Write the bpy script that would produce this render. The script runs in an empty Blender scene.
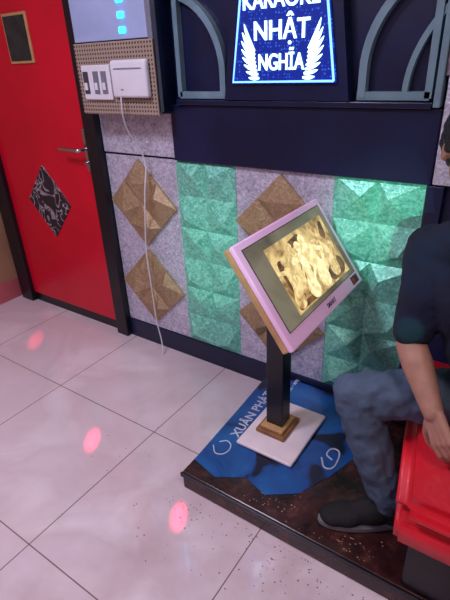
import bpy, bmesh, math, random
from mathutils import Vector, Matrix, Euler
random.seed(4)
S=bpy.context.scene
YW=1.715
COL=bpy.context.collection
# ---------------------------------------------------------------- materials
def nt(name):
    m=bpy.data.materials.new(name); m.use_nodes=True
    t=m.node_tree; b=t.nodes['Principled BSDF']
    return m,t,b
def N(t,typ,**k):
    n=t.nodes.new(typ)
    for a,v in k.items():
        if hasattr(n,a): setattr(n,a,v)
        else: n.inputs[a].default_value=v
    return n
def mat(name,col,rough=.5,metal=0,ns=8,na=.15,bump=0,bs=60,emit=None,es=0,coat=0,bd=.01):
    m,t,b=nt(name)
    b.inputs['Roughness'].default_value=rough; b.inputs['Metallic'].default_value=metal
    b.inputs['Coat Weight'].default_value=coat
    g=N(t,'ShaderNodeNewGeometry'); n=N(t,'ShaderNodeTexNoise'); n.inputs['Scale'].default_value=ns; n.inputs['Detail'].default_value=4
    t.links.new(g.outputs['Position'],n.inputs['Vector'])
    r=N(t,'ShaderNodeValToRGB')
    r.color_ramp.elements[0].position=.3; r.color_ramp.elements[1].position=.7
    r.color_ramp.elements[0].color=[c*(1-na) for c in col]+[1]
    r.color_ramp.elements[1].color=[min(1,c*(1+na)) for c in col]+[1]
    t.links.new(n.outputs['Fac'],r.inputs['Fac']); t.links.new(r.outputs['Color'],b.inputs['Base Color'])
    if bump:
        n2=N(t,'ShaderNodeTexNoise'); n2.inputs['Scale'].default_value=bs; n2.inputs['Detail'].default_value=3
        t.links.new(g.outputs['Position'],n2.inputs['Vector'])
        bp=N(t,'ShaderNodeBump'); bp.inputs['Strength'].default_value=bump; bp.inputs['Distance'].default_value=bd
        t.links.new(n2.outputs['Fac'],bp.inputs['Height']); t.links.new(bp.outputs['Normal'],b.inputs['Normal'])
    if emit:
        b.inputs['Emission Color'].default_value=list(emit)+[1]; b.inputs['Emission Strength'].default_value=es
    return m
def glitter(name,c1,c2,rough=.35,metal=.55,scale=160):
    m,t,b=nt(name)
    g=N(t,'ShaderNodeNewGeometry'); v=N(t,'ShaderNodeTexVoronoi'); v.inputs['Scale'].default_value=scale
    t.links.new(g.outputs['Position'],v.inputs['Vector'])
    n=N(t,'ShaderNodeTexNoise'); n.inputs['Scale'].default_value=45; n.inputs['Detail'].default_value=5; n.inputs['Distortion'].default_value=1.2
    t.links.new(g.outputs['Position'],n.inputs['Vector'])
    sep=N(t,'ShaderNodeSeparateColor'); t.links.new(v.outputs['Color'],sep.inputs['Color'])
    mx=N(t,'ShaderNodeMath',operation='MULTIPLY_ADD'); mx.inputs[1].default_value=.45; 
    t.links.new(sep.outputs[0],mx.inputs[0])
    m2=N(t,'ShaderNodeMath',operation='MULTIPLY_ADD'); m2.inputs[1].default_value=1.6; m2.inputs[2].default_value=-.5
    t.links.new(n.outputs['Fac'],m2.inputs[0]); t.links.new(m2.outputs[0],mx.inputs[2])
    r=N(t,'ShaderNodeValToRGB'); r.color_ramp.elements[0].color=list(c1)+[1]; r.color_ramp.elements[1].color=list(c2)+[1]
    t.links.new(mx.outputs[0],r.inputs['Fac']); t.links.new(r.outputs['Color'],b.inputs['Base Color'])
    b.inputs['Roughness'].default_value=rough; b.inputs['Metallic'].default_value=metal
    bp=N(t,'ShaderNodeBump'); bp.inputs['Strength'].default_value=.4; bp.inputs['Distance'].default_value=.004
    t.links.new(mx.outputs[0],bp.inputs['Height']); t.links.new(bp.outputs['Normal'],b.inputs['Normal'])
    return m
def marble(name,base,vein,scale,rough,thin=.06):
    m,t,b=nt(name)
    g=N(t,'ShaderNodeNewGeometry'); n=N(t,'ShaderNodeTexNoise'); n.inputs['Scale'].default_value=scale; n.inputs['Detail'].default_value=8; n.inputs['Distortion'].default_value=1.5
    t.links.new(g.outputs['Position'],n.inputs['Vector'])
    r=N(t,'ShaderNodeValToRGB'); e=r.color_ramp.elements
    e[0].position=.5-thin; e[0].color=list(base)+[1]; e[1].position=.5+thin; e[1].color=list(base)+[1]
    k=e.new(.5); k.color=list(vein)+[1]
    t.links.new(n.outputs['Fac'],r.inputs['Fac']); t.links.new(r.outputs['Color'],b.inputs['Base Color'])
    b.inputs['Roughness'].default_value=rough
    return m
M={}
M['navy']=mat('navy_paint',(.005,.010,.045),.35,0,5,.3)
M['black']=mat('black_paint',(.006,.006,.010),.35,0,5,.3)
M['teal']=mat('teal_trim',(.16,.27,.33),.4,0,10,.15)
M['silver']=glitter('silver_glitter',(.30,.31,.40),(.84,.85,1.0),.36,.3)
M['green']=glitter('green_glitter',(.07,.42,.30),(.36,.98,.74),.33,.18,120)
M['gold']=glitter('gold_glitter',(.27,.18,.09),(.54,.40,.23),.45,.3,200)
M['red']=mat('red_door_paint',(.62,.003,.024),.3,0,3,.1)
M['redleather']=mat('red_leather',(.62,.006,.020),.45,0,5,.15,.35,9,coat=.1,bd=.02)
M['wood']=mat('brown_wood',(.28,.13,.05),.4,0,12,.35)
M['maple']=mat('maple_edge',(.55,.33,.14),.4,0,14,.2)
def deckmat():
    m,t,b=nt('stained_platform_wood'); L=t.links.new
    g=N(t,'ShaderNodeNewGeometry'); n=N(t,'ShaderNodeTexNoise'); n.inputs['Scale'].default_value=11; n.inputs['Detail'].default_value=8; n.inputs['Roughness'].default_value=.7
    L(g.outputs['Position'],n.inputs['Vector'])
    r=N(t,'ShaderNodeValToRGB'); e=r.color_ramp.elements
    e[0].position=.36; e[0].color=(.010,.006,.008,1); e[1].position=.74; e[1].color=(.18,.07,.05,1)
    k=e.new(.54); k.color=(.05,.015,.014,1)
    L(n.outputs['Fac'],r.inputs['Fac']); L(r.outputs['Color'],b.inputs['Base Color']); b.inputs['Roughness'].default_value=.24
    return m
M['dwood']=deckmat()
M['white']=mat('white_plastic',(.75,.75,.80),.35,0,6,.04)
M['plate']=mat('white_enamel',(.85,.75,.78),.3,0,10,.08)
M['bezel']=mat('pink_white_bezel_glow',(.88,.55,.84),.2,0,4,.04,emit=(1,.62,.95),es=.13,coat=.4)  # faint pink emission added so the plastic bezel looks brightly lit
M['jeans']=mat('denim',(.065,.105,.165),.8,0,9,.3,.4,300)
M['shirt']=mat('navy_cotton',(.003,.006,.026),.95,0,15,.3,.3,250)
M['skin']=mat('skin',(.40,.21,.145),.5,0,30,.12,.1,200)
M['hair']=mat('black_hair',(.006,.006,.009),.45,0,60,.4,.6,200)
M['shoe']=mat('black_knit',(.008,.008,.010),.7,0,90,.5,.5,400)
M['sole']=mat('grey_rubber',(.22,.22,.24),.6,0,20,.1)
M['metal']=mat('steel',(.55,.55,.58),.25,1,10,.1)
M['wall']=mat('wall_paint',(.25,.20,.26),.6,0,3,.1)
M['ceil']=mat('ceiling_paint',(.4,.38,.42),.7,0,3,.05)
M['grey']=mat('grey_rim',(.25,.27,.33),.35,.3,10,.1)
M['led']=mat('cyan_led',(.02,.3,.9),.4,0,5,.05,emit=(.03,.62,1),es=4)
M['glass']=mat('window_glass',(.02,.03,.03),.08,0,9,.5)
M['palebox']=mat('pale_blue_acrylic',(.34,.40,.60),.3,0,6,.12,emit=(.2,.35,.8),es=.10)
M['letters']=mat('white_lit_letters',(.8,.85,1),.4,0,5,.02,emit=(.50,.88,1),es=2.4)
M['blueglow']=mat('blue_neon_edge',(.1,.2,.9),.4,0,5,.02,emit=(.10,.28,1),es=4)
M['print']=mat('white_print',(.6,.65,.75),.5,0,5,.05)
M['darkprint']=mat('dark_print',(.05,.05,.06),.5,0,5,.05)
M['crumb']=mat('brown_crumbs',(.14,.07,.05),.8,0,40,.5)
M['diamond']=marble('dark_marble',(.02,.02,.03),(.45,.4,.42),9,.25,.035)
def signmat():
    m,t,b=nt('blue_led_panel')
    tc=N(t,'ShaderNodeNewGeometry'); v=N(t,'ShaderNodeTexVoronoi'); v.inputs['Scale'].default_value=90; v.inputs['Randomness'].default_value=.4
    t.links.new(tc.outputs['Position'],v.inputs['Vector'])
    r=N(t,'ShaderNodeValToRGB'); e=r.color_ramp.elements
    e[0].position=.10; e[0].color=(.05,.20,1,1); e[1].position=.45; e[1].color=(.001,.010,.16,1)
    t.links.new(v.outputs['Distance'],r.inputs['Fac'])
    t.links.new(r.outputs['Color'],b.inputs['Emission Color']); b.inputs['Emission Strength'].default_value=1.5
    b.inputs['Base Color'].default_value=(.006,.012,.10,1); b.inputs['Roughness'].default_value=.3
    return m
M['sign']=signmat()
def pegmat():
    m,t,b=nt('pegboard')
    g=N(t,'ShaderNodeNewGeometry'); mp=N(t,'ShaderNodeMapping'); mp.inputs['Rotation'].default_value=(math.pi/2,0,0)
    t.links.new(g.outputs['Position'],mp.inputs['Vector'])
    v=N(t,'ShaderNodeTexVoronoi'); v.voronoi_dimensions='2D'; v.inputs['Scale'].default_value=62; v.inputs['Randomness'].default_value=0
    t.links.new(mp.outputs[0],v.inputs['Vector'])
    r=N(t,'ShaderNodeValToRGB'); e=r.color_ramp.elements; r.color_ramp.interpolation='CONSTANT'
    e[0].position=0; e[0].color=(.04,.025,.02,1); e[1].position=.28; e[1].color=(.36,.28,.22,1)
    t.links.new(v.outputs['Distance'],r.inputs['Fac']); t.links.new(r.outputs['Color'],b.inputs['Base Color'])
    b.inputs['Roughness'].default_value=.5
    return m
M['peg']=pegmat()
def floormat():
    m,t,b=nt('marble_tile')
    L=t.links.new
    g=N(t,'ShaderNodeNewGeometry'); sp=N(t,'ShaderNodeSeparateXYZ'); L(g.outputs['Position'],sp.inputs[0])
    def line(out,off):
        a=N(t,'ShaderNodeMath',operation='ADD'); a.inputs[1].default_value=-off+.657*20+.3285; L(out,a.inputs[0])
        mo=N(t,'ShaderNodeMath',operation='MODULO'); mo.inputs[1].default_value=.657; L(a.outputs[0],mo.inputs[0])
        s=N(t,'ShaderNodeMath',operation='SUBTRACT'); s.inputs[1].default_value=.3285; L(mo.outputs[0],s.inputs[0])
        ab=N(t,'ShaderNodeMath',operation='ABSOLUTE'); L(s.outputs[0],ab.inputs[0])
        lt=N(t,'ShaderNodeMath',operation='LESS_THAN'); lt.inputs[1].default_value=.0021; L(ab.outputs[0],lt.inputs[0])
        return lt.outputs[0]
    mx=N(t,'ShaderNodeMath',operation='MAXIMUM'); L(line(sp.outputs[0],-1.233),mx.inputs[0]); L(line(sp.outputs[1],.468),mx.inputs[1])
    n=N(t,'ShaderNodeTexNoise'); n.inputs['Scale'].default_value=2.4; n.inputs['Detail'].default_value=7; n.inputs['Distortion'].default_value=.9
    L(g.outputs['Position'],n.inputs['Vector'])
    r=N(t,'ShaderNodeValToRGB'); e=r.color_ramp.elements
    e[0].position=.35; e[0].color=(.76,.66,.70,1); e[1].position=.65; e[1].color=(.83,.74,.77,1)
    k=e.new(.5); k.color=(.72,.61,.64,1)
    L(n.outputs['Fac'],r.inputs['Fac'])
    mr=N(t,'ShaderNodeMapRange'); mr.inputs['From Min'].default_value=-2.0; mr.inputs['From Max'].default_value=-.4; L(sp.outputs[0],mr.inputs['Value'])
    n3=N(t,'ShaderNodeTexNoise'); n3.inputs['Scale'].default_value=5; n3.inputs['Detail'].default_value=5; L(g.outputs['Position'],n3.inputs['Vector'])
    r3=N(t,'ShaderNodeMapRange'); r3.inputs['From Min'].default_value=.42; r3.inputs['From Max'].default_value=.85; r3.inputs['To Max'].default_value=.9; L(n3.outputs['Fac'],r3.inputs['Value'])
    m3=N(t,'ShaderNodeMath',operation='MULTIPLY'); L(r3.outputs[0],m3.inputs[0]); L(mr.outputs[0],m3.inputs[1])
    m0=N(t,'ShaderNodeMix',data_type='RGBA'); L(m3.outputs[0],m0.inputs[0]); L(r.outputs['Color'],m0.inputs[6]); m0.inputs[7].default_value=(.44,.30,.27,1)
    m2=N(t,'ShaderNodeMix',data_type='RGBA'); L(mx.outputs[0],m2.inputs[0]); L(m0.outputs[2],m2.inputs[6]); m2.inputs[7].default_value=(.24,.15,.15,1)
    L(m2.outputs[2],b.inputs['Base Color'])
    b.inputs['Roughness'].default_value=.07; b.inputs['IOR'].default_value=1.65
    return m
M['floor']=floormat()
def bannermat():
    m,t,b=nt('blue_vinyl_banner'); L=t.links.new
    g=N(t,'ShaderNodeNewGeometry'); n=N(t,'ShaderNodeTexNoise'); n.inputs['Scale'].default_value=4.5; n.inputs['Detail'].default_value=3; n.inputs['Distortion'].default_value=.8
    L(g.outputs['Position'],n.inputs['Vector'])
    r=N(t,'ShaderNodeValToRGB'); e=r.color_ramp.elements
    e[0].position=.42; e[0].color=(.008,.010,.03,1); e[1].position=.46; e[1].color=(.012,.07,.27,1)
    k=e.new(.7); k.color=(.02,.15,.44,1)
    L(n.outputs['Fac'],r.inputs['Fac']); L(r.outputs['Color'],b.inputs['Base Color']); b.inputs['Roughness'].default_value=.35
    return m
M['banner']=bannermat()
def emis(name,c1,c2,scale,st):
    m,t,b=nt(name); L=t.links.new
    g=N(t,'ShaderNodeNewGeometry'); n=N(t,'ShaderNodeTexNoise'); n.inputs['Scale'].default_value=scale; n.inputs['Detail'].default_value=4; n.inputs['Distortion'].default_value=.6; L(g.outputs['Position'],n.inputs['Vector'])
    r=N(t,'ShaderNodeValToRGB'); e=r.color_ramp.elements; e[0].position=.34;e[1].position=.62; e[0].color=list(c1)+[1]; e[1].color=list(c2)+[1]
    L(n.outputs['Fac'],r.inputs['Fac']); L(r.outputs['Color'],b.inputs['Emission Color']); b.inputs['Emission Strength'].default_value=st
    b.inputs['Base Color'].default_value=(.02,.02,.02,1); b.inputs['Roughness'].default_value=.2
    return m
M['picture']=emis('video_background',(.22,.11,.035),(.80,.58,.24),18,1.1)
M['p_dark']=emis('video_shadow',(.06,.025,.012),(.24,.11,.04),34,1.0)
M['p_hot']=emis('video_highlight',(.72,.52,.20),(1,.95,.55),42,1.2)
M['p_mid']=emis('video_midtone',(.42,.23,.08),(.95,.74,.34),32,1.1)
M['display']=emis('display_backlit',(.085,.072,.050),(.20,.175,.12),5,1.0)
# ---------------------------------------------------------------- mesh helpers
def obj(name,me,m=None,smooth=False):
    o=bpy.data.objects.new(name,me); COL.objects.link(o)
    if m: me.materials.append(m)
    if smooth: me.polygons.foreach_set('use_smooth',[True]*len(me.polygons))
    return o
def box(name,x0,x1,y0,y1,z0,z1,m,bev=0,seg=2):
    bm=bmesh.new(); bmesh.ops.create_cube(bm,size=1)
    for v in bm.verts:
        v.co=Vector(((x0+x1)/2+v.co.x*(x1-x0),(y0+y1)/2+v.co.y*(y1-y0),(z0+z1)/2+v.co.z*(z1-z0)))
    if bev: bmesh.ops.bevel(bm,geom=bm.edges[:],offset=bev,segments=seg,affect='EDGES',profile=.5)
    me=bpy.data.meshes.new(name); bm.to_mesh(me); bm.free()
    return obj(name,me,m,smooth=bool(bev and seg>2))
def group(name,parts):
    e=bpy.data.objects.new(name,None); e.empty_display_size=.1; COL.objects.link(e)
    for p in parts: p.parent=e
    return e
def prism(name,poly,y0,y1,m,bev=0):
    bm=bmesh.new(); vs=[bm.verts.new((x,y0,z)) for x,z in poly]
    f=bm.faces.new(vs); r=bmesh.ops.extrude_face_region(bm,geom=[f])
    for v in r['geom']:
        if isinstance(v,bmesh.types.BMVert): v.co.y=y1
    bmesh.ops.recalc_face_normals(bm,faces=bm.faces[:])
    if bev: bmesh.ops.bevel(bm,geom=bm.edges[:],offset=bev,segments=2,affect='EDGES')
    me=bpy.data.meshes.new(name); bm.to_mesh(me); bm.free(); return obj(name,me,m)
def hprism(name,poly,z0,z1,m,bev=0,seg=2):
    bm=bmesh.new(); vs=[bm.verts.new((x,y,z0)) for x,y in poly]
    f=bm.faces.new(vs); r=bmesh.ops.extrude_face_region(bm,geom=[f])
    for v in r['geom']:
        if isinstance(v,bmesh.types.BMVert): v.co.z=z1
    bmesh.ops.recalc_face_normals(bm,faces=bm.faces[:])
    if bev: bmesh.ops.bevel(bm,geom=bm.edges[:],offset=bev,segments=seg,affect='EDGES')
    me=bpy.data.meshes.new(name); bm.to_mesh(me); bm.free(); return obj(name,me,m,seg>2)
def strip(name,pts,w,y0,y1,m):
    L=[];R=[]
    for i,p in enumerate(pts):
        a=Vector(pts[max(0,i-1)]);b=Vector(pts[min(len(pts)-1,i+1)]);d=(b-a).normalized();n=Vector((-d.y,d.x))
        L.append(tuple(Vector(p)+n*w/2));R.append(tuple(Vector(p)-n*w/2))
    bm=bmesh.new()
    rows=[]
    for l,r in zip(L,R):
        rows.append([bm.verts.new((l[0],y0,l[1])),bm.verts.new((r[0],y0,r[1])),bm.verts.new((r[0],y1,r[1])),bm.verts.new((l[0],y1,l[1]))])
    for a,b in zip(rows,rows[1:]):
        for k in range(4): bm.faces.new((a[k],a[(k+1)%4],b[(k+1)%4],b[k]))
    bm.faces.new(rows[0]);bm.faces.new(rows[-1][::-1])
    bmesh.ops.recalc_face_normals(bm,faces=bm.faces[:])
    me=bpy.data.meshes.new(name); bm.to_mesh(me); bm.free(); return obj(name,me,m)
def text(name,body,size,mtx,m,ext=.002,sx=1):
    c=bpy.data.curves.new(name,'FONT'); c.body=body; c.size=size; c.extrude=ext; c.align_x='CENTER'; c.align_y='CENTER'; c.offset=size*.012
    o=bpy.data.objects.new(name+'_tmp',c); COL.objects.link(o)
    bpy.context.view_layer.update()
    me=bpy.data.meshes.new_from_object(o.evaluated_get(bpy.context.evaluated_depsgraph_get()))
    bpy.data.objects.remove(o)
    me.transform(Matrix.Diagonal((sx,1,1,1))); me.transform(mtx); me.materials.clear()
    return obj(name,me,m)
def walltext(name,body,size,x,z,y,m,sx=1):
    return text(name,body,size,Matrix.Translation((x,y,z))@Matrix.Rotation(math.pi/2,4,'X'),m,sx=sx)
def tube(name,pts,r,m,cyc=False):
    c=bpy.data.curves.new(name,'CURVE'); c.dimensions='3D'; c.bevel_depth=r; c.bevel_resolution=3; c.use_fill_caps=True
    s=c.splines.new('BEZIER'); s.bezier_points.add(len(pts)-1)
    for b,p in zip(s.bezier_points,pts):
        b.co=p; b.handle_left_type='AUTO'; b.handle_right_type='AUTO'
    o=bpy.data.objects.new(name,c); COL.objects.link(o); bpy.context.view_layer.update()
    me=bpy.data.meshes.new_from_object(o.evaluated_get(bpy.context.evaluated_depsgraph_get()))
    bpy.data.objects.remove(o); me.materials.clear(); return obj(name,me,m,True)
# ---------------------------------------------------------------- room shell
XL,XR,YB,ZC=-3.05,1.6,-2.2,2.7
box('floor',XL-.1,XR+.1,YB-.1,YW+.1,-.1,0,M['floor'])
box('wall_back',XL-.1,XR+.1,YW,YW+.1,0,ZC,M['navy'])
box('wall_left',XL-.1,XL,YB,YW,0,ZC,mat('wall_left_paint',(.40,.22,.13),.5,0,3,.2))
box('wall_right',XR,XR+.1,YB,YW,0,ZC,M['wall'])
box('wall_front',XL-.1,XR+.1,YB-.1,YB,0,ZC,M['wall'])
box('ceiling',XL-.1,XR+.1,YB-.1,YW+.1,ZC,ZC+.1,M['ceil'])
box('baseboard_left',XL,XL+.012,YB,YW-.01,0,.14,mat('pink_skirting',(.5,.12,.14),.35,0,4,.1))
YP=YW-.0005
box('baseboard_back',-1.93,XR,YW-.018,YP,0,.119,M['navy'],.003)
def panel(name,x0,x1,z0,z1,m,y=YW-.012): return box(name,x0,x1,y,YP,z0,z1,m,.002)
panel('silver_panel',-1.925,-1.461,.121,1.084,M['silver'])
panel('silver_panel',-1.129,-.681,.121,1.084,M['silver'])
panel('silver_tile',-1.925,-1.452,1.095,1.285,M['silver'],YW-.016)
def pyramids(name,x0,x1,z0,z1,nx,nz,depth,m,y=YW-.012):
    bm=bmesh.new(); dx=(x1-x0)/nx; dz=(z1-z0)/nz
    for i in range(nx):
        for j in range(nz):
            a=x0+i*dx;c=z0+j*dz
            ox=.5+(.18 if (i+j)%2 else -.18); oz=.5+(.15 if j%2 else -.15)
            q=[bm.verts.new(p) for p in ((a,y,c),(a+dx,y,c),(a+dx,y,c+dz),(a,y,c+dz))]
            t=bm.verts.new((a+dx*ox,y-depth,c+dz*oz))
            for k in range(4): bm.faces.new((q[k],q[(k+1)%4],t))
            bm.faces.new(q[::-1])
    bmesh.ops.recalc_face_normals(bm,faces=bm.faces[:])
    me=bpy.data.meshes.new(name);bm.to_mesh(me);bm.free();return obj(name,me,m)
for x0,x1 in ((-1.46,-1.13),(-.68,-.35)):
    a=box('backing',x0,x1,YW-.012,YP,.121,1.084,M['green'])
    b=pyramids('relief',x0+.004,x1-.004,.122,1.083,2,6,.038,M['green'])
    group('green_relief_panel',[a,b])
def diamond(name,cx,cz,r,m,y=YW-.0125):
    bm=bmesh.new(); u=Vector((r/2,0,r/2)); v=Vector((-r/2,0,r/2)); bot=Vector((cx,y,cz-r))
    F=Vector((0,-1,0))
    def P(a,b,d=0): return bot+u*a+v*b+F*(d+.014)
    for i in range(2):
        for j in range(2):
            q=[bm.verts.new(P(i,j)),bm.verts.new(P(i+1,j)),bm.verts.new(P(i+1,j+1)),bm.verts.new(P(i,j+1))]
            t=bm.verts.new(P(i+(.72 if j==0 else .28),j+(.28 if i==0 else .72),.034))
            for k in range(4): bm.faces.new((q[k],q[(k+1)%4],t))
    c=[P(0,0),P(2,0),P(2,2),P(0,2)]; back=[p-F*.014 for p in c]
    cv=[bm.verts.new(p) for p in c]; bv=[bm.verts.new(p) for p in back]
    for k in range(4): bm.faces.new((cv[k],cv[(k+1)%4],bv[(k+1)%4],bv[k]))
    bm.faces.new(bv)
    bmesh.ops.recalc_face_normals(bm,faces=bm.faces[:])
    me=bpy.data.meshes.new(name);bm.to_mesh(me);bm.free();return obj(name,me,m)
for cx in (-1.693,-.905):
    diamond('gold_diamond_tile',cx,.85,.222,M['gold']); diamond('gold_diamond_tile',cx,.385,.222,M['gold'])
box('trim_1',-1.45,-.335,YW-.03,YP,1.086,1.325,M['navy'],.004)
box('trim_2',-1.40,-.365,YW-.045,YP,1.325,1.345,M['navy'],.003)
group('pilaster',[box('base_panel',-.345,-.29,YW-.03,YP,.12,1.085,M['navy'],.003),
  box('silver_block',-.33,0.2,YW-.035,YP,1.09,1.42,M['silver'],.003),
  box('upper_panel',-.34,.3,YW-.04,YP,1.42,2.4,mat('mauve_glitter',(.25,.2,.26),.4,.2,60,.4),.003),
  box('edge',-.362,-.341,YW-.05,YP,1.33,2.4,M['teal'],.003)])
def arc(cx,cz,r,a0,a1,n=18): return [(cx+r*math.cos(math.radians(a0+(a1-a0)*i/n)),cz+r*math.sin(math.radians(a0+(a1-a0)*i/n))) for i in range(n+1)]
T=M['teal']; y0,y1=YW-.03,YP
parts=[]
C=-.89
parts+= [strip('trim_r_bottom',[(-.615,1.362),(-.38,1.362)],.026,y0,y1,T),
 strip('trim_r_arc',[(-.60,1.355),(-.60,1.44)]+arc(-.31,1.44,.29,180,90),.026,y0-.002,y1,T),
 strip('trim_r_div',arc(-.12,1.365,.34,180,120),.018,y0+.004,y1,T),
 strip('trim_r_outer',[(-.385,1.355),(-.385,1.9)],.022,y0,y1,T),
 strip('trim_l_bottom',[(-1.385,1.362),(-1.15,1.362)],.026,y0,y1,T),
 strip('trim_l_outer',[(-1.385,1.355),(-1.385,1.9)],.022,y0,y1,T),
 strip('trim_l_arc',[(-1.165,1.355),(-1.165,1.44)]+arc(-1.455,1.44,.29,0,90),.026,y0-.002,y1,T)]
group('fan_window_moulding',parts)
def archpoly(w0,w1,z0,z1,top):
    p=[(C-w0,z0),(C+w0,z0),(C+w1,z1)]
    for i in range(1,16):
        a=math.pi*i/16; p.append((C+w1*math.cos(a),z1+top*math.sin(a)))
    p.append((C-w1,z1)); return p
ap=archpoly(.203,.160,1.411,1.70,.115)
sp=[prism('frame',archpoly(.255,.205,1.347,1.71,.17),YW-.05,YP,M['navy']),
    prism('led_panel',archpoly(.21,.165,1.405,1.70,.12),YW-.062,YW-.045,M['sign']),
    strip('neon_edge',ap[1:]+[ap[0],ap[1]],.007,YW-.065,YW-.061,M['blueglow'])]
ys=YW-.066
sp+=[walltext('letters_1','KARAOKE',.074,C-.005,1.664,ys,M['letters'],.88),
     walltext('letters_2','NHẬT',.084,C,1.571,ys,M['letters'],.94),
     walltext('letters_3','NGHĨA',.074,C,1.472,ys,M['letters'],.74)]
def wing(name,side):
    bm=bmesh.new()
    for i in range(8):
        t=i/7
        st=Vector((C+side*(.088+.018*math.sin(t*1.6)),1.424+.088*t))
        a=math.radians(-8+62*t); ln=.045+.052*t; w=.0115
        n=8; Lp=[];Rp=[]
        for k in range(n+1):
            s=k/n; ang=a+.35*s
            c=st+Vector((side*math.cos(a+.18*s),math.sin(a+.18*s)))*ln*s
            nn=Vector((-math.sin(ang)*side,math.cos(ang))); ww=w*(math.sin(math.pi*(.12+.88*s))**.7)*.5+.0005
            Lp.append(c+nn*ww);Rp.append(c-nn*ww)
        bm.faces.new([bm.verts.new((p.x,ys,p.y)) for p in Lp+Rp[::-1]])
    r=bmesh.ops.extrude_face_region(bm,geom=bm.faces[:])
    for v in r['geom']:
        if isinstance(v,bmesh.types.BMVert): v.co.y+=.003
    bmesh.ops.recalc_face_normals(bm,faces=bm.faces[:])
    me=bpy.data.meshes.new(name);bm.to_mesh(me);bm.free();return obj(name,me,M['letters'])
sp+=[wing('wing_l',-1),wing('wing_r',1)]
group('led_sign',sp)
# ---------------------------------------------------------------- control box
yf=1.6
cb=[box('body',-1.885,-1.435,yf,YP,1.295,2.3,M['navy'],.002),
    box('rim_right',-1.45,-1.425,yf-.012,yf+.02,1.30,2.3,M['grey'],.003),
    box('pegboard_plate',-1.892,-1.425,yf-.016,yf,1.288,1.575,M['peg'],.002),
    box('acrylic_front',-1.885,-1.452,yf-.010,yf,1.58,2.3,M['palebox'],.002)]
for i,z in enumerate((1.612,1.665,1.718,1.771,1.824,1.877)):
    cb.append(box('led_%d'%i,-1.60,-1.565,yf-.018,yf-.010,z-.012,z+.012,M['led'],.004))
group('karaoke_control_box',cb)
sw=[box('plate',-1.855,-1.675,yf-.028,yf-.016,1.35,1.49,M['white'],.004)]
for i,x in enumerate((-1.83,-1.765,-1.715)):
    sw.append(box('socket_%d'%i,x-.015,x+.017,yf-.032,yf-.027,1.375,1.465,M['grey'] if i else M['darkprint'],.002))
    sw.append(box('rocker_%d'%i,x-.008,x+.010,yf-.036,yf-.031,1.39,1.42,M['white'],.002))
group('switch_plate',sw)
rt=[box('case',-1.655,-1.45,yf-.045,yf-.016,1.36,1.505,M['white'],.012,4),
    box('vent',-1.63,-1.475,yf-.047,yf-.044,1.47,1.475,M['grey']),
    box('lamp',-1.60,-1.585,yf-.047,yf-.044,1.39,1.395,M['grey'])]
group('wifi_router',rt)
tube('white_power_cable',[(-1.60,yf-.05,1.37),(-1.605,yf-.05,1.31),(-1.625,yf-.02,1.24),(-1.62,YW-.05,1.08),(-1.615,YW-.078,.93),(-1.64,YW-.078,.76),(-1.655,YW-.078,.62),(-1.65,YW-.078,.42),(-1.645,YW-.075,.2),(-1.63,YW-.07,.06),(-1.61,YW-.09,.006)],.0035,M['white'])
# ---------------------------------------------------------------- door
dz0=.065
dp=[box('leaf',-2.875,-2.02,YW-.02,YP,dz0,2.15,M['red'],.003),
    prism('marble_inlay',[(-2.47,.545),(-2.275,.765),(-2.47,.985),(-2.665,.765)],YW-.027,YW-.018,M['diamond'],.002),
    box('window_frame',-2.535,-2.335,YW-.03,YW-.018,1.51,1.74,M['maple'],.004),
    box('window_glass',-2.522,-2.348,YW-.034,YW-.028,1.523,1.727,M['glass'],.002),
    box('sill',-2.9,-1.93,YW-.012,YP,0,dz0,M['black']),
    box('lock_plate',-2.065,-2.035,YW-.03,YW-.018,.98,1.20,M['metal'],.004),
    tube('lever',[(-2.05,YW-.03,1.10),(-2.05,YW-.075,1.10),(-2.08,YW-.085,1.10),(-2.20,YW-.08,1.10)],.010,M['metal']),
    tube('key_cylinder',[(-2.05,YW-.03,1.03),(-2.05,YW-.045,1.03)],.010,M['metal'])]
group('door_1',dp)
group('door_frame',[box('jamb_right',-2.02,-1.93,YW-.05,YP,0,2.25,M['black'],.004),
    box('jamb_left',-3.0,-2.875,YW-.05,YP,0,2.25,M['black'],.004),
    box('head',-3.0,-1.93,YW-.05,YP,2.15,2.28,M['black'],.004)])
# ---------------------------------------------------------------- platform + banner
group('low_platform',[box('deck',-.925,1.5,.957,YW-.02,.0,.086,M['dwood'],.005),
    box('edge_strip',-.928,1.5,.948,.957,.066,.0855,M['black'],.002)])
poly=[(-.92,1.03),(-.80,1.00),(-.70,1.06),(-.60,1.03),(-.50,1.10),(-.44,1.22),(-.38,1.40),(-.38,1.69),(-.66,1.69),(-.95,1.69),(-.935,1.4)]
bn=hprism('sheet',poly,.0866,.0886,M['banner'])
def ftext(name,body,size,x,y,ang,m): return text(name,body,size,Matrix.Translation((x,y,.0895))@Matrix.Rotation(ang,4,'Z'),m,.0004)
b1=ftext('print_text','XUÂN PHÁT INC',.058,-.865,1.44,math.radians(93),M['print'])
b2=tube('print_swirl',[(-.90,1.13,.0895),(-.86,1.10,.0895),(-.83,1.14,.0895),(-.86,1.18,.0895),(-.89,1.16,.0895)],.0025,M['print'])
b3=tube('print_swirl_2',[(-.50,1.30,.0895),(-.46,1.26,.0895),(-.44,1.32,.0895),(-.47,1.37,.0895),(-.49,1.33,.0895),(-.46,1.31,.0895)],.0035,M['print'])
b4=ftext('print_small','karaoke - loa - amply',.03,-.80,1.60,math.radians(93),M['print'])
group('blue_vinyl_banner',[bn,b1,b2,b3,b4])
bm=bmesh.new()
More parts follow.
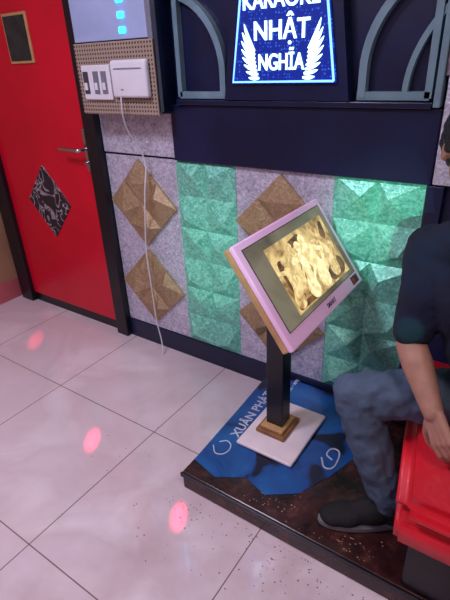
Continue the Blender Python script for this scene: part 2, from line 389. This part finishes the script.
def crumb(x,y,z,s):
    r=bmesh.ops.create_icosphere(bm,subdivisions=1,radius=s)
    R_=Euler((random.random()*3,random.random()*3,random.random()*3)).to_matrix().to_4x4()
    bmesh.ops.transform(bm,matrix=Matrix.Translation((x,y,z+s*.3))@Matrix.Diagonal((1.4,.9,.45,1))@R_,verts=r['verts'])
for i in range(170):
    x=random.uniform(-.95,-.1) if random.random()<.85 else random.uniform(-1.4,-.1)
    d=abs(random.gauss(0,.10)); y=.94-d
    if x<-.95: y=random.uniform(.8,1.6) if random.random()<.6 else y
    if y<.2: continue
    crumb(x,y,0,random.uniform(.001,.0026))
me=bpy.data.meshes.new('floor_crumbs');bm.to_mesh(me);bm.free();obj('floor_crumbs',me,M['crumb'])
bm=bmesh.new()
for i in range(150):
    x=random.uniform(-.66,-.18); y=random.uniform(.97,1.14)
    if x>-.48 and y>.955+ (x+.48)*.4: continue
    crumb(x,y,.0865,random.uniform(.001,.0028))
me=bpy.data.meshes.new('deck_crumbs');bm.to_mesh(me);bm.free();obj('deck_crumbs',me,mat('tan_crumbs',(.35,.22,.15),.8,0,40,.4))
# ---------------------------------------------------------------- kiosk
def local(o,Mx): o.data.transform(Mx); return o
zt=.0905
ks=[box('base_plate',-.825,-.575,1.185,1.515,zt,zt+.016,M['plate'],.007,4),
    box('collar_low',-.785,-.655,1.275,1.425,zt+.016,zt+.034,M['wood'],.004),
    box('collar_high',-.77,-.67,1.29,1.41,zt+.034,zt+.05,M['maple'],.004),
    box('post',-.757,-.683,1.315,1.385,zt+.05,.90,M['black'],.004)]
tl=.613
n=Vector((math.cos(tl),0,math.sin(tl))); u=Vector((0,1,0)); v=u.cross(n); v=-v if v.z<0 else v
c=Vector((-.622,1.355,.860))
Mx=Matrix(((u.x,v.x,n.x,c.x),(u.y,v.y,n.y,c.y),(u.z,v.z,n.z,c.z),(0,0,0,1)))
W,H=.58,.36
def kb(name,x0,x1,y0,y1,z0,z1,m,bev=0,seg=2): return local(box(name,x0,x1,y0,y1,z0,z1,m,bev,seg),Mx)
ks+=[kb('wood_back_shell',-W/2,W/2,-H/2,H/2,-.045,-.020,M['maple'],.006),
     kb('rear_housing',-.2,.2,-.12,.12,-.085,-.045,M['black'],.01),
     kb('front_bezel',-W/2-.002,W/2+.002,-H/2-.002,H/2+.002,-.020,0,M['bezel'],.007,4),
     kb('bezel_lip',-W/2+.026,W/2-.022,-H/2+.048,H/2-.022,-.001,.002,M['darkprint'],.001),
     kb('display',-W/2+.029,W/2-.025,-H/2+.051,H/2-.025,.0,.003,M['display'],.0)]
def flat(name,polys,z,m):
    bm=bmesh.new()
    for i_,P_ in enumerate(polys): bm.faces.new([bm.verts.new((x,y,z+i_*.00002)) for x,y in P_])
    me=bpy.data.meshes.new(name);bm.to_mesh(me);bm.free();me.transform(Mx);return obj(name,me,m)
def limb(a,b,ra,rb,n=8):
    a=Vector(a);b=Vector(b);d=(b-a).normalized() if (b-a).length>1e-6 else Vector((1,0)); t=math.atan2(d.y,d.x)
    P_=[]
    for i in range(n+1):
        q=t-math.pi/2+math.pi*i/n; P_.append((b.x+rb*math.cos(q),b.y+rb*math.sin(q)))
    for i in range(n+1):
        q=t+math.pi/2+math.pi*i/n; P_.append((a.x+ra*math.cos(q),a.y+ra*math.sin(q)))
    return P_
x0,x1,yy0,yy1=-.175,.235,-.112,.122
ks.append(flat('picture',[[(x0,yy0),(x1,yy0),(x1,yy1),(x0,yy1)]],.0036,M['picture']))
def dancer(x,y,s,arm,lean):
    h=(x+lean*s,y+.168*s)
    return [limb(h,(h[0],h[1]-.003),.018*s,.015*s),limb((x+lean*.8*s,y+.130*s),(x,y+.075*s),.025*s,.017*s),
       limb((x,y+.07*s),(x-.012*s,y+.032*s),.022*s,.032*s),
       limb((x+lean*.8*s-.02*s,y+.135*s),(x-.050*s,y+(.115+.03*arm)*s),.009*s,.007*s),limb((x-.050*s,y+(.115+.03*arm)*s),(x-.035*s,y+(.09+.09*arm)*s),.008*s,.006*s),
       limb((x+lean*.8*s+.02*s,y+.135*s),(x+.050*s,y+(.105-.03*arm)*s),.010*s,.007*s),limb((x+.050*s,y+(.105-.03*arm)*s),(x+.02*s,y+.06*s),.008*s,.006*s)]
ks.append(flat('picture_shadow',[limb((-.12,-.06),(-.135,.05),.03,.018),limb((.12,-.08),(.19,-.07),.026,.034),limb((.19,.06),(.205,.095),.02,.012),limb((-.03,.09),(.03,.10),.014,.010),limb((-.15,-.095),(-.02,-.098),.010,.010)],.0038,M['p_dark']))
ks.append(flat('picture_midtones',dancer(-.12,-.105,.95,1,.01)+dancer(.165,-.10,.98,-.3,-.02)+dancer(-.065,-.075,.95,.2,.02)+dancer(.13,-.05,.8,.5,.02),.0041,M['p_mid']))
ks.append(flat('picture_highlights',dancer(-.015,-.11,1.08,.6,.015)+dancer(.075,-.105,1.12,-.2,-.03),.0046,M['p_hot']))
ks.append(text('bezel_label','SMART',.022,Mx@Matrix.Translation((.02,-H/2+.024,.001)),M['darkprint'],.0005))
ks.append(kb('sticker',.21,.265,-H/2+.01,-H/2+.04,-.0005,.0012,M['darkprint']))
ks.append(kb('sticker_mark',.215,.235,-H/2+.015,-H/2+.035,.0005,.0018,M['red']))
ks.append(kb('mount_bracket',-.04,.04,-.05,.12,-.115,-.08,M['black'],.004))
group('karaoke_song_kiosk',ks)
# ---------------------------------------------------------------- sofa
sf=[hprism('seat_cushion',[(-.145,.925),(1.3,.925),(1.3,1.66),(-.27,1.66),(-.215,1.28)],.375,.460,M['redleather'],.038,7),
    hprism('seat_base',[(-.140,.930),(1.295,.930),(1.295,1.66),(-.262,1.66),(-.208,1.28)],.295,.385,M['redleather'],.014,5),
    hprism('plinth',[(-.10,.965),(1.28,.965),(1.28,1.65),(-.20,1.65),(-.15,1.28)],.088,.31,M['black'],.005),
    box('backrest',.35,1.3,1.50,1.69,.44,.86,M['redleather'],.04,5)]
group('red_leather_sofa',sf)
# ---------------------------------------------------------------- man
def cap(bm,a,b,ra,rb,seg=20):
    a=Vector(a);b=Vector(b);d=b-a;L=d.length
    q=d.to_track_quat('Z','Y').to_matrix().to_4x4()
    r=bmesh.ops.create_cone(bm,cap_ends=True,segments=seg,radius1=ra,radius2=rb,depth=L)
    bmesh.ops.transform(bm,matrix=Matrix.Translation((a+b)/2)@q,verts=r['verts'])
    for p,rr in ((a,ra),(b,rb)):
        s=bmesh.ops.create_uvsphere(bm,u_segments=seg,v_segments=seg//2,radius=rr)
        bmesh.ops.transform(bm,matrix=Matrix.Translation(p),verts=s['verts'])
def chain(bm,pts,rs):
    for i in range(len(pts)-1): cap(bm,pts[i],pts[i+1],rs[i],rs[i+1])
def ell(bm,c,ax,ay,az,Rm):
    s=bmesh.ops.create_uvsphere(bm,u_segments=28,v_segments=18,radius=1)
    bmesh.ops.transform(bm,matrix=Matrix.Translation(c)@Rm.to_4x4()@Matrix.Diagonal((ax,ay,az,1)),verts=s['verts'])
def remesh(name,bm,vox,m,smooth=4,disp=0,dscale=.1):
    me=bpy.data.meshes.new(name+'_t');bm.to_mesh(me);bm.free()
    o=bpy.data.objects.new(name+'_t',me);COL.objects.link(o)
    r=o.modifiers.new('r','REMESH');r.mode='VOXEL';r.voxel_size=vox
    s=o.modifiers.new('s','SMOOTH');s.factor=.5;s.iterations=smooth
    if disp:
        tx=bpy.data.textures.new(name+'_tx','CLOUDS');tx.noise_scale=dscale;tx.noise_depth=2
        d=o.modifiers.new('d','DISPLACE');d.texture=tx;d.strength=disp;d.mid_level=.5;d.texture_coords='LOCAL'
        s2=o.modifiers.new('s2','SMOOTH');s2.factor=.5;s2.iterations=1
    bpy.context.view_layer.update()
    me2=bpy.data.meshes.new_from_object(o.evaluated_get(bpy.context.evaluated_depsgraph_get()))
    bpy.data.objects.remove(o);me2.materials.clear();me2.name=name
    return obj(name,me2,m,True)
Lv=Vector((.9,-.43,0)).normalized(); Fv=Vector((-.43,-.9,0)).normalized(); Uv=Vector((0,0,1))
RB=Matrix((Lv,-Fv,Uv)).transposed()
Rsh=Vector((-.240,1.33,1.010)); Lsh=Vector((.070,1.18,1.02)); Rel=Vector((-.228,1.225,.745)); Rwr=Vector((-.125,1.12,.62))
Lel=Vector((.18,1.02,.78)); Lwr=Vector((.12,.90,.665))
Rhip=Vector((.0,1.36,.560)); Lhip=Vector((.17,1.28,.560)); Rkn=Vector((-.360,1.175,.545)); Lkn=Vector((.13,.86,.550))
Ran=Vector((-.20,1.155,.17)); Lan=Vector((.13,.83,.10))
nb=Vector((-.098,1.262,1.085)); hd=Vector((-.160,1.302,1.272))
man=[]
bm=bmesh.new()
ell(bm,Vector((-.07,1.275,.91)),.165,.115,.16,RB)
ell(bm,Vector((-.02,1.295,.78)),.155,.118,.17,RB)
ell(bm,Vector((.05,1.32,.64)),.165,.13,.15,RB)
chain(bm,[Rsh,nb+Vector((0,0,-.03)),Lsh],[.058,.07,.058])
chain(bm,[Rsh+Vector((0,0,-.06)),Lsh+Vector((0,0,-.06))],[.07,.07])
chain(bm,[Rsh,Rsh.lerp(Rel,.45),Rsh.lerp(Rel,.82)],[.063,.060,.060])
chain(bm,[Lsh,Lsh.lerp(Lel,.45),Lsh.lerp(Lel,.82)],[.063,.060,.060])
man.append(remesh('t_shirt',bm,.009,M['shirt'],6,.02,.07))
bm=bmesh.new()
ell(bm,Vector((.085,1.32,.575)),.17,.135,.105,RB)
chain(bm,[Rhip,Rhip.lerp(Rkn,.5),Rkn],[.090,.083,.066])
chain(bm,[Rkn,Rkn.lerp(Ran,.35),Rkn.lerp(Ran,.93)],[.066,.066,.056])
chain(bm,[Lhip,Lhip.lerp(Lkn,.5),Lkn],[.090,.083,.066])
chain(bm,[Lkn,Lkn.lerp(Lan,.35),Lkn.lerp(Lan,.93)],[.066,.062,.050])
man.append(remesh('jeans',bm,.008,M['jeans'],4,.026,.04))
def hand(bm,w,d,pn,tside,curl=1.0):
    d=d.normalized(); pn=(pn-d*pn.dot(d)).normalized(); s=pn.cross(d).normalized()*tside
    for k in range(4):
        o=(1.5-k)*.019
        cap(bm,w+d*.012+s*o*.6,w+d*.085+s*o,.015,.0115,14)
    lens=[.072,.080,.074,.058]
    for k in range(4):
        o=(1.5-k)*.0195
        p=w+d*.085+s*o
        L=lens[k]
        segs=[.45,.30,.25]; r=[.0105,.0095,.0085,.0075]
        for q,sg in enumerate(segs):
            ang=(.30+.38*q)*curl+.05*k
            dd=(d*math.cos(ang)+pn*math.sin(ang)).normalized()+s*(.05*(1.5-k)); dd.normalize()
            p2=p+dd*L*sg; cap(bm,p,p2,r[q],r[q+1],12); p=p2
    p=w+d*.025+s*.024; 
    for q,(L,r0,r1) in enumerate(((.042,.0155,.0125),(.032,.012,.0105),(.026,.0105,.008))):
        dd=(d*(.65+.15*q)+s*(.75-.35*q)+pn*(.25+.1*q)).normalized(); p2=p+dd*L; cap(bm,p,p2,r0,r1,12); p=p2
bm=bmesh.new()
chain(bm,[Rsh.lerp(Rel,.7),Rel,Rel.lerp(Rwr,.3),Rwr],[.046,.042,.043,.028])
hand(bm,Rwr,Vector((.42,-.36,-.60)),Vector((.5,.5,-.3)),1)
man.append(remesh('right_arm',bm,.004,M['skin'],3))
bm=bmesh.new()
chain(bm,[Lsh.lerp(Lel,.7),Lel,Lel.lerp(Lwr,.3),Lwr],[.046,.042,.043,.028])
hand(bm,Lwr,Vector((-.1,-.6,-.25)),Vector((0,.1,-1)),1,.8)
man.append(remesh('left_arm',bm,.004,M['skin'],3))
hf=Vector((.30,-.72,-.55)).normalized(); hl=Vector((0,0,1)).cross(hf).normalized(); hu=hf.cross(hl).normalized()
if hu.z<0: hu=-hu
RH=Matrix((hl,-hf,hu)).transposed()
def hp(l,f,u): return hd+hl*l+hf*f+hu*u
bm=bmesh.new()
ell(bm,hp(0,-.008,.03),.074,.092,.085,RH)
ell(bm,hp(0,.018,-.03),.060,.068,.082,RH)
ell(bm,hp(0,.055,-.085),.030,.028,.025,RH)
chain(bm,[hp(0,.088,.012),hp(0,.105,-.022)],[.008,.013])
for s in (-1,1):
    cap(bm,hp(s*.006,.098,-.026),hp(s*.014,.094,-.026),.009,.008,12)
    ell(bm,hp(s*.074,-.008,-.005),.010,.018,.030,RH)
    cap(bm,hp(s*.014,.082,.028),hp(s*.042,.073,.028),.008,.007,12)
    ell(bm,hp(s*.04,.055,-.03),.022,.02,.02,RH)
cap(bm,hp(-.018,.080,-.056),hp(.018,.080,-.056),.0075,.0075,12)
cap(bm,hp(-.015,.079,-.067),hp(.015,.079,-.067),.0075,.0075,12)
chain(bm,[nb+Vector((0.01,0.0,-.05)),hp(0,-.03,-.05)],[.056,.054])
man.append(remesh('head',bm,.004,M['skin'],3))
for s in (-1,1):
    bm=bmesh.new(); ell(bm,hp(s*.030,.070,.010),.0125,.0125,.0095,RH)
    me=bpy.data.meshes.new('eye');bm.to_mesh(me);bm.free();man.append(obj('eye_%s'%('l' if s>0 else 'r'),me,M['white'],True))
    bm=bmesh.new(); ell(bm,hp(s*.030,.079,.009),.0055,.005,.0055,RH)
    me=bpy.data.meshes.new('iris');bm.to_mesh(me);bm.free();man.append(obj('iris_%s'%('l' if s>0 else 'r'),me,M['hair'],True))
    bm=bmesh.new(); cap(bm,hp(s*.014,.088,.032),hp(s*.044,.076,.032),.0035,.003,8)
    me=bpy.data.meshes.new('brow');bm.to_mesh(me);bm.free();man.append(obj('brow_%s'%('l' if s>0 else 'r'),me,M['hair'],True))
bm=bmesh.new()
ell(bm,hp(0,-.020,.050),.088,.100,.084,RH)
ell(bm,hp(0,-.040,.0),.084,.077,.087,RH)
for i in range(60):
    a=random.uniform(-1,1);b=random.uniform(.2,1)
    l=a*.075; f0=.03+.03*random.random()
    p=hp(l,f0,.085+.02*random.random()-abs(a)*.03); q=hp(l*1.05,f0+.03,.058-abs(a)*.01+.015*random.random())
    cap(bm,p,q,.010,.004,8)
for s in (-1,1): chain(bm,[hp(s*.078,.0,.05),hp(s*.077,.012,.012)],[.012,.006])
man.append(remesh('hair',bm,.004,M['hair'],2,.012,.02))
def shoe(name,heel,d,z0):
    d=Vector((d[0],d[1],0)).normalized(); s=Vector((-d.y,d.x,0)); Rm=Matrix((d,s,Uv)).transposed()
    def P(a,b,c): return Vector((heel[0],heel[1],z0))+d*a+s*b+Uv*c
    bm=bmesh.new()
    for a,c,rx,ry,rz in ((.045,.045,.050,.040,.042),(.06,.080,.047,.042,.052),(.12,.055,.075,.044,.048),(.20,.040,.065,.049,.034),(.24,.036,.048,.045,.028)):
        ell(bm,P(a,0,c),rx,ry,rz,Rm)
    up=remesh(name+'_upper',bm,.005,M['shoe'],4)
    bm=bmesh.new(); out=[]
    n=32
    for i in range(n):
        t=2*math.pi*i/n; x=math.cos(t); a=.144+.149*x; w=.043+.008*x; out.append(P(a,w*math.sin(t),.0))
    f=bm.faces.new([bm.verts.new(p) for p in out]); r=bmesh.ops.extrude_face_region(bm,geom=[f])
    for v_ in r['geom']:
        if isinstance(v_,bmesh.types.BMVert): v_.co.z+=.022
    bmesh.ops.recalc_face_normals(bm,faces=bm.faces[:])
    bmesh.ops.bevel(bm,geom=bm.edges[:],offset=.003,segments=2,affect='EDGES')
    me=bpy.data.meshes.new(name+'_sole');bm.to_mesh(me);bm.free();so=obj(name+'_sole',me,M['sole'])
    parts=[up,so]
    for i in range(5):
        a=.105+.02*i; parts.append(tube(name+'_lace_%d'%i,[P(a,-.018,.104-.010*i),P(a+.008,0,.110-.010*i),P(a,.018,.104-.010*i)],.0022,M['darkprint']))
    return parts
man+=shoe('right_shoe',(-.145,1.185),(-.25,-.15),.0865)
man+=shoe('left_shoe',(.13,.90),(-.05,-.25),0.0005)
group('seated_man',man)
# ---------------------------------------------------------------- lamps
def area(name,loc,size,power,col,rot=(0,0,0),sy=None):
    l=bpy.data.lights.new(name,'AREA'); l.size=size; l.energy=power; l.color=col
    if sy: l.shape='RECTANGLE'; l.size_y=sy
    o=bpy.data.objects.new(name,l); o.location=loc; o.rotation_euler=rot; COL.objects.link(o); return o
def lamp(x,y,power,col,size=.45):
    b=box('housing',x-size/2-.02,x+size/2+.02,y-size/2-.02,y+size/2+.02,ZC-.05,ZC-.001,M['white'],.005)
    l=area('emitter',(x,y,ZC-.055),size,power,col)
    group('ceiling_lamp',[b,l])
lamp(-1.5,.2,37,(.86,.79,1))
lamp(.5,.3,17,(1,.82,.80))
lamp(-1.2,-1.3,17,(.97,.74,.98))
def spot(name,tgt,src,ang,power,col,bl=.6):
    l=bpy.data.lights.new(name,'SPOT'); l.energy=power; l.color=col; l.spot_size=math.radians(ang); l.spot_blend=bl; l.shadow_soft_size=.008
    o=bpy.data.objects.new(name,l); o.location=src; o.rotation_euler=(Vector(tgt)-Vector(src)).to_track_quat('-Z','Y').to_euler(); COL.objects.link(o); return o
src=(.9,-1.98,1.95)
dl=[box('body',.8,1.0,-2.199,-2.0,1.85,2.05,M['black'],.02)]
for i,(x,y) in enumerate(((-2.40,1.34),(-1.437,.94),(-.856,.84))):
    dl.append(spot('beam_%d'%i,(x,y,0),src,(1.3,1.1,1.1)[i],(1700,4200,4200)[i],(1,.03,.10),1))
dl.append(spot('beam_g',(-.42,YW,.62),src,1.4,500,(.1,1,.5)))
dl.append(spot('beam_g2',(-.50,YW,.95),src,8,300,(.35,1,.8),1))
dl.append(spot('beam_g3',(-1.3,YW,.65),src,10,160,(.35,1,.8),1))
group('disco_light',dl)
w=bpy.data.worlds.new('w');S.world=w;w.use_nodes=True;w.node_tree.nodes['Background'].inputs[0].default_value=(.05,.05,.08,1);w.node_tree.nodes['Background'].inputs[1].default_value=.3
S.view_settings.view_transform='Standard'
# ---------------------------------------------------------------- camera
yaw,pit,rol=-0.62012,0.476835,0.046879
f=Vector((math.sin(yaw)*math.cos(pit),math.cos(yaw)*math.cos(pit),-math.sin(pit)))
r0=f.cross(Vector((0,0,1))).normalized(); d0=f.cross(r0)
r=r0*math.cos(rol)+d0*math.sin(rol); d=-r0*math.sin(rol)+d0*math.cos(rol)
cam=bpy.data.cameras.new('camera'); co=bpy.data.objects.new('camera',cam); COL.objects.link(co)
mw=Matrix(((r.x,-d.x,-f.x,0),(r.y,-d.y,-f.y,0),(r.z,-d.z,-f.z,1.5),(0,0,0,1)))
co.matrix_world=mw
cam.sensor_fit='VERTICAL'; cam.sensor_height=36; cam.lens=471.18/600*36; cam.clip_start=.02
S.camera=co
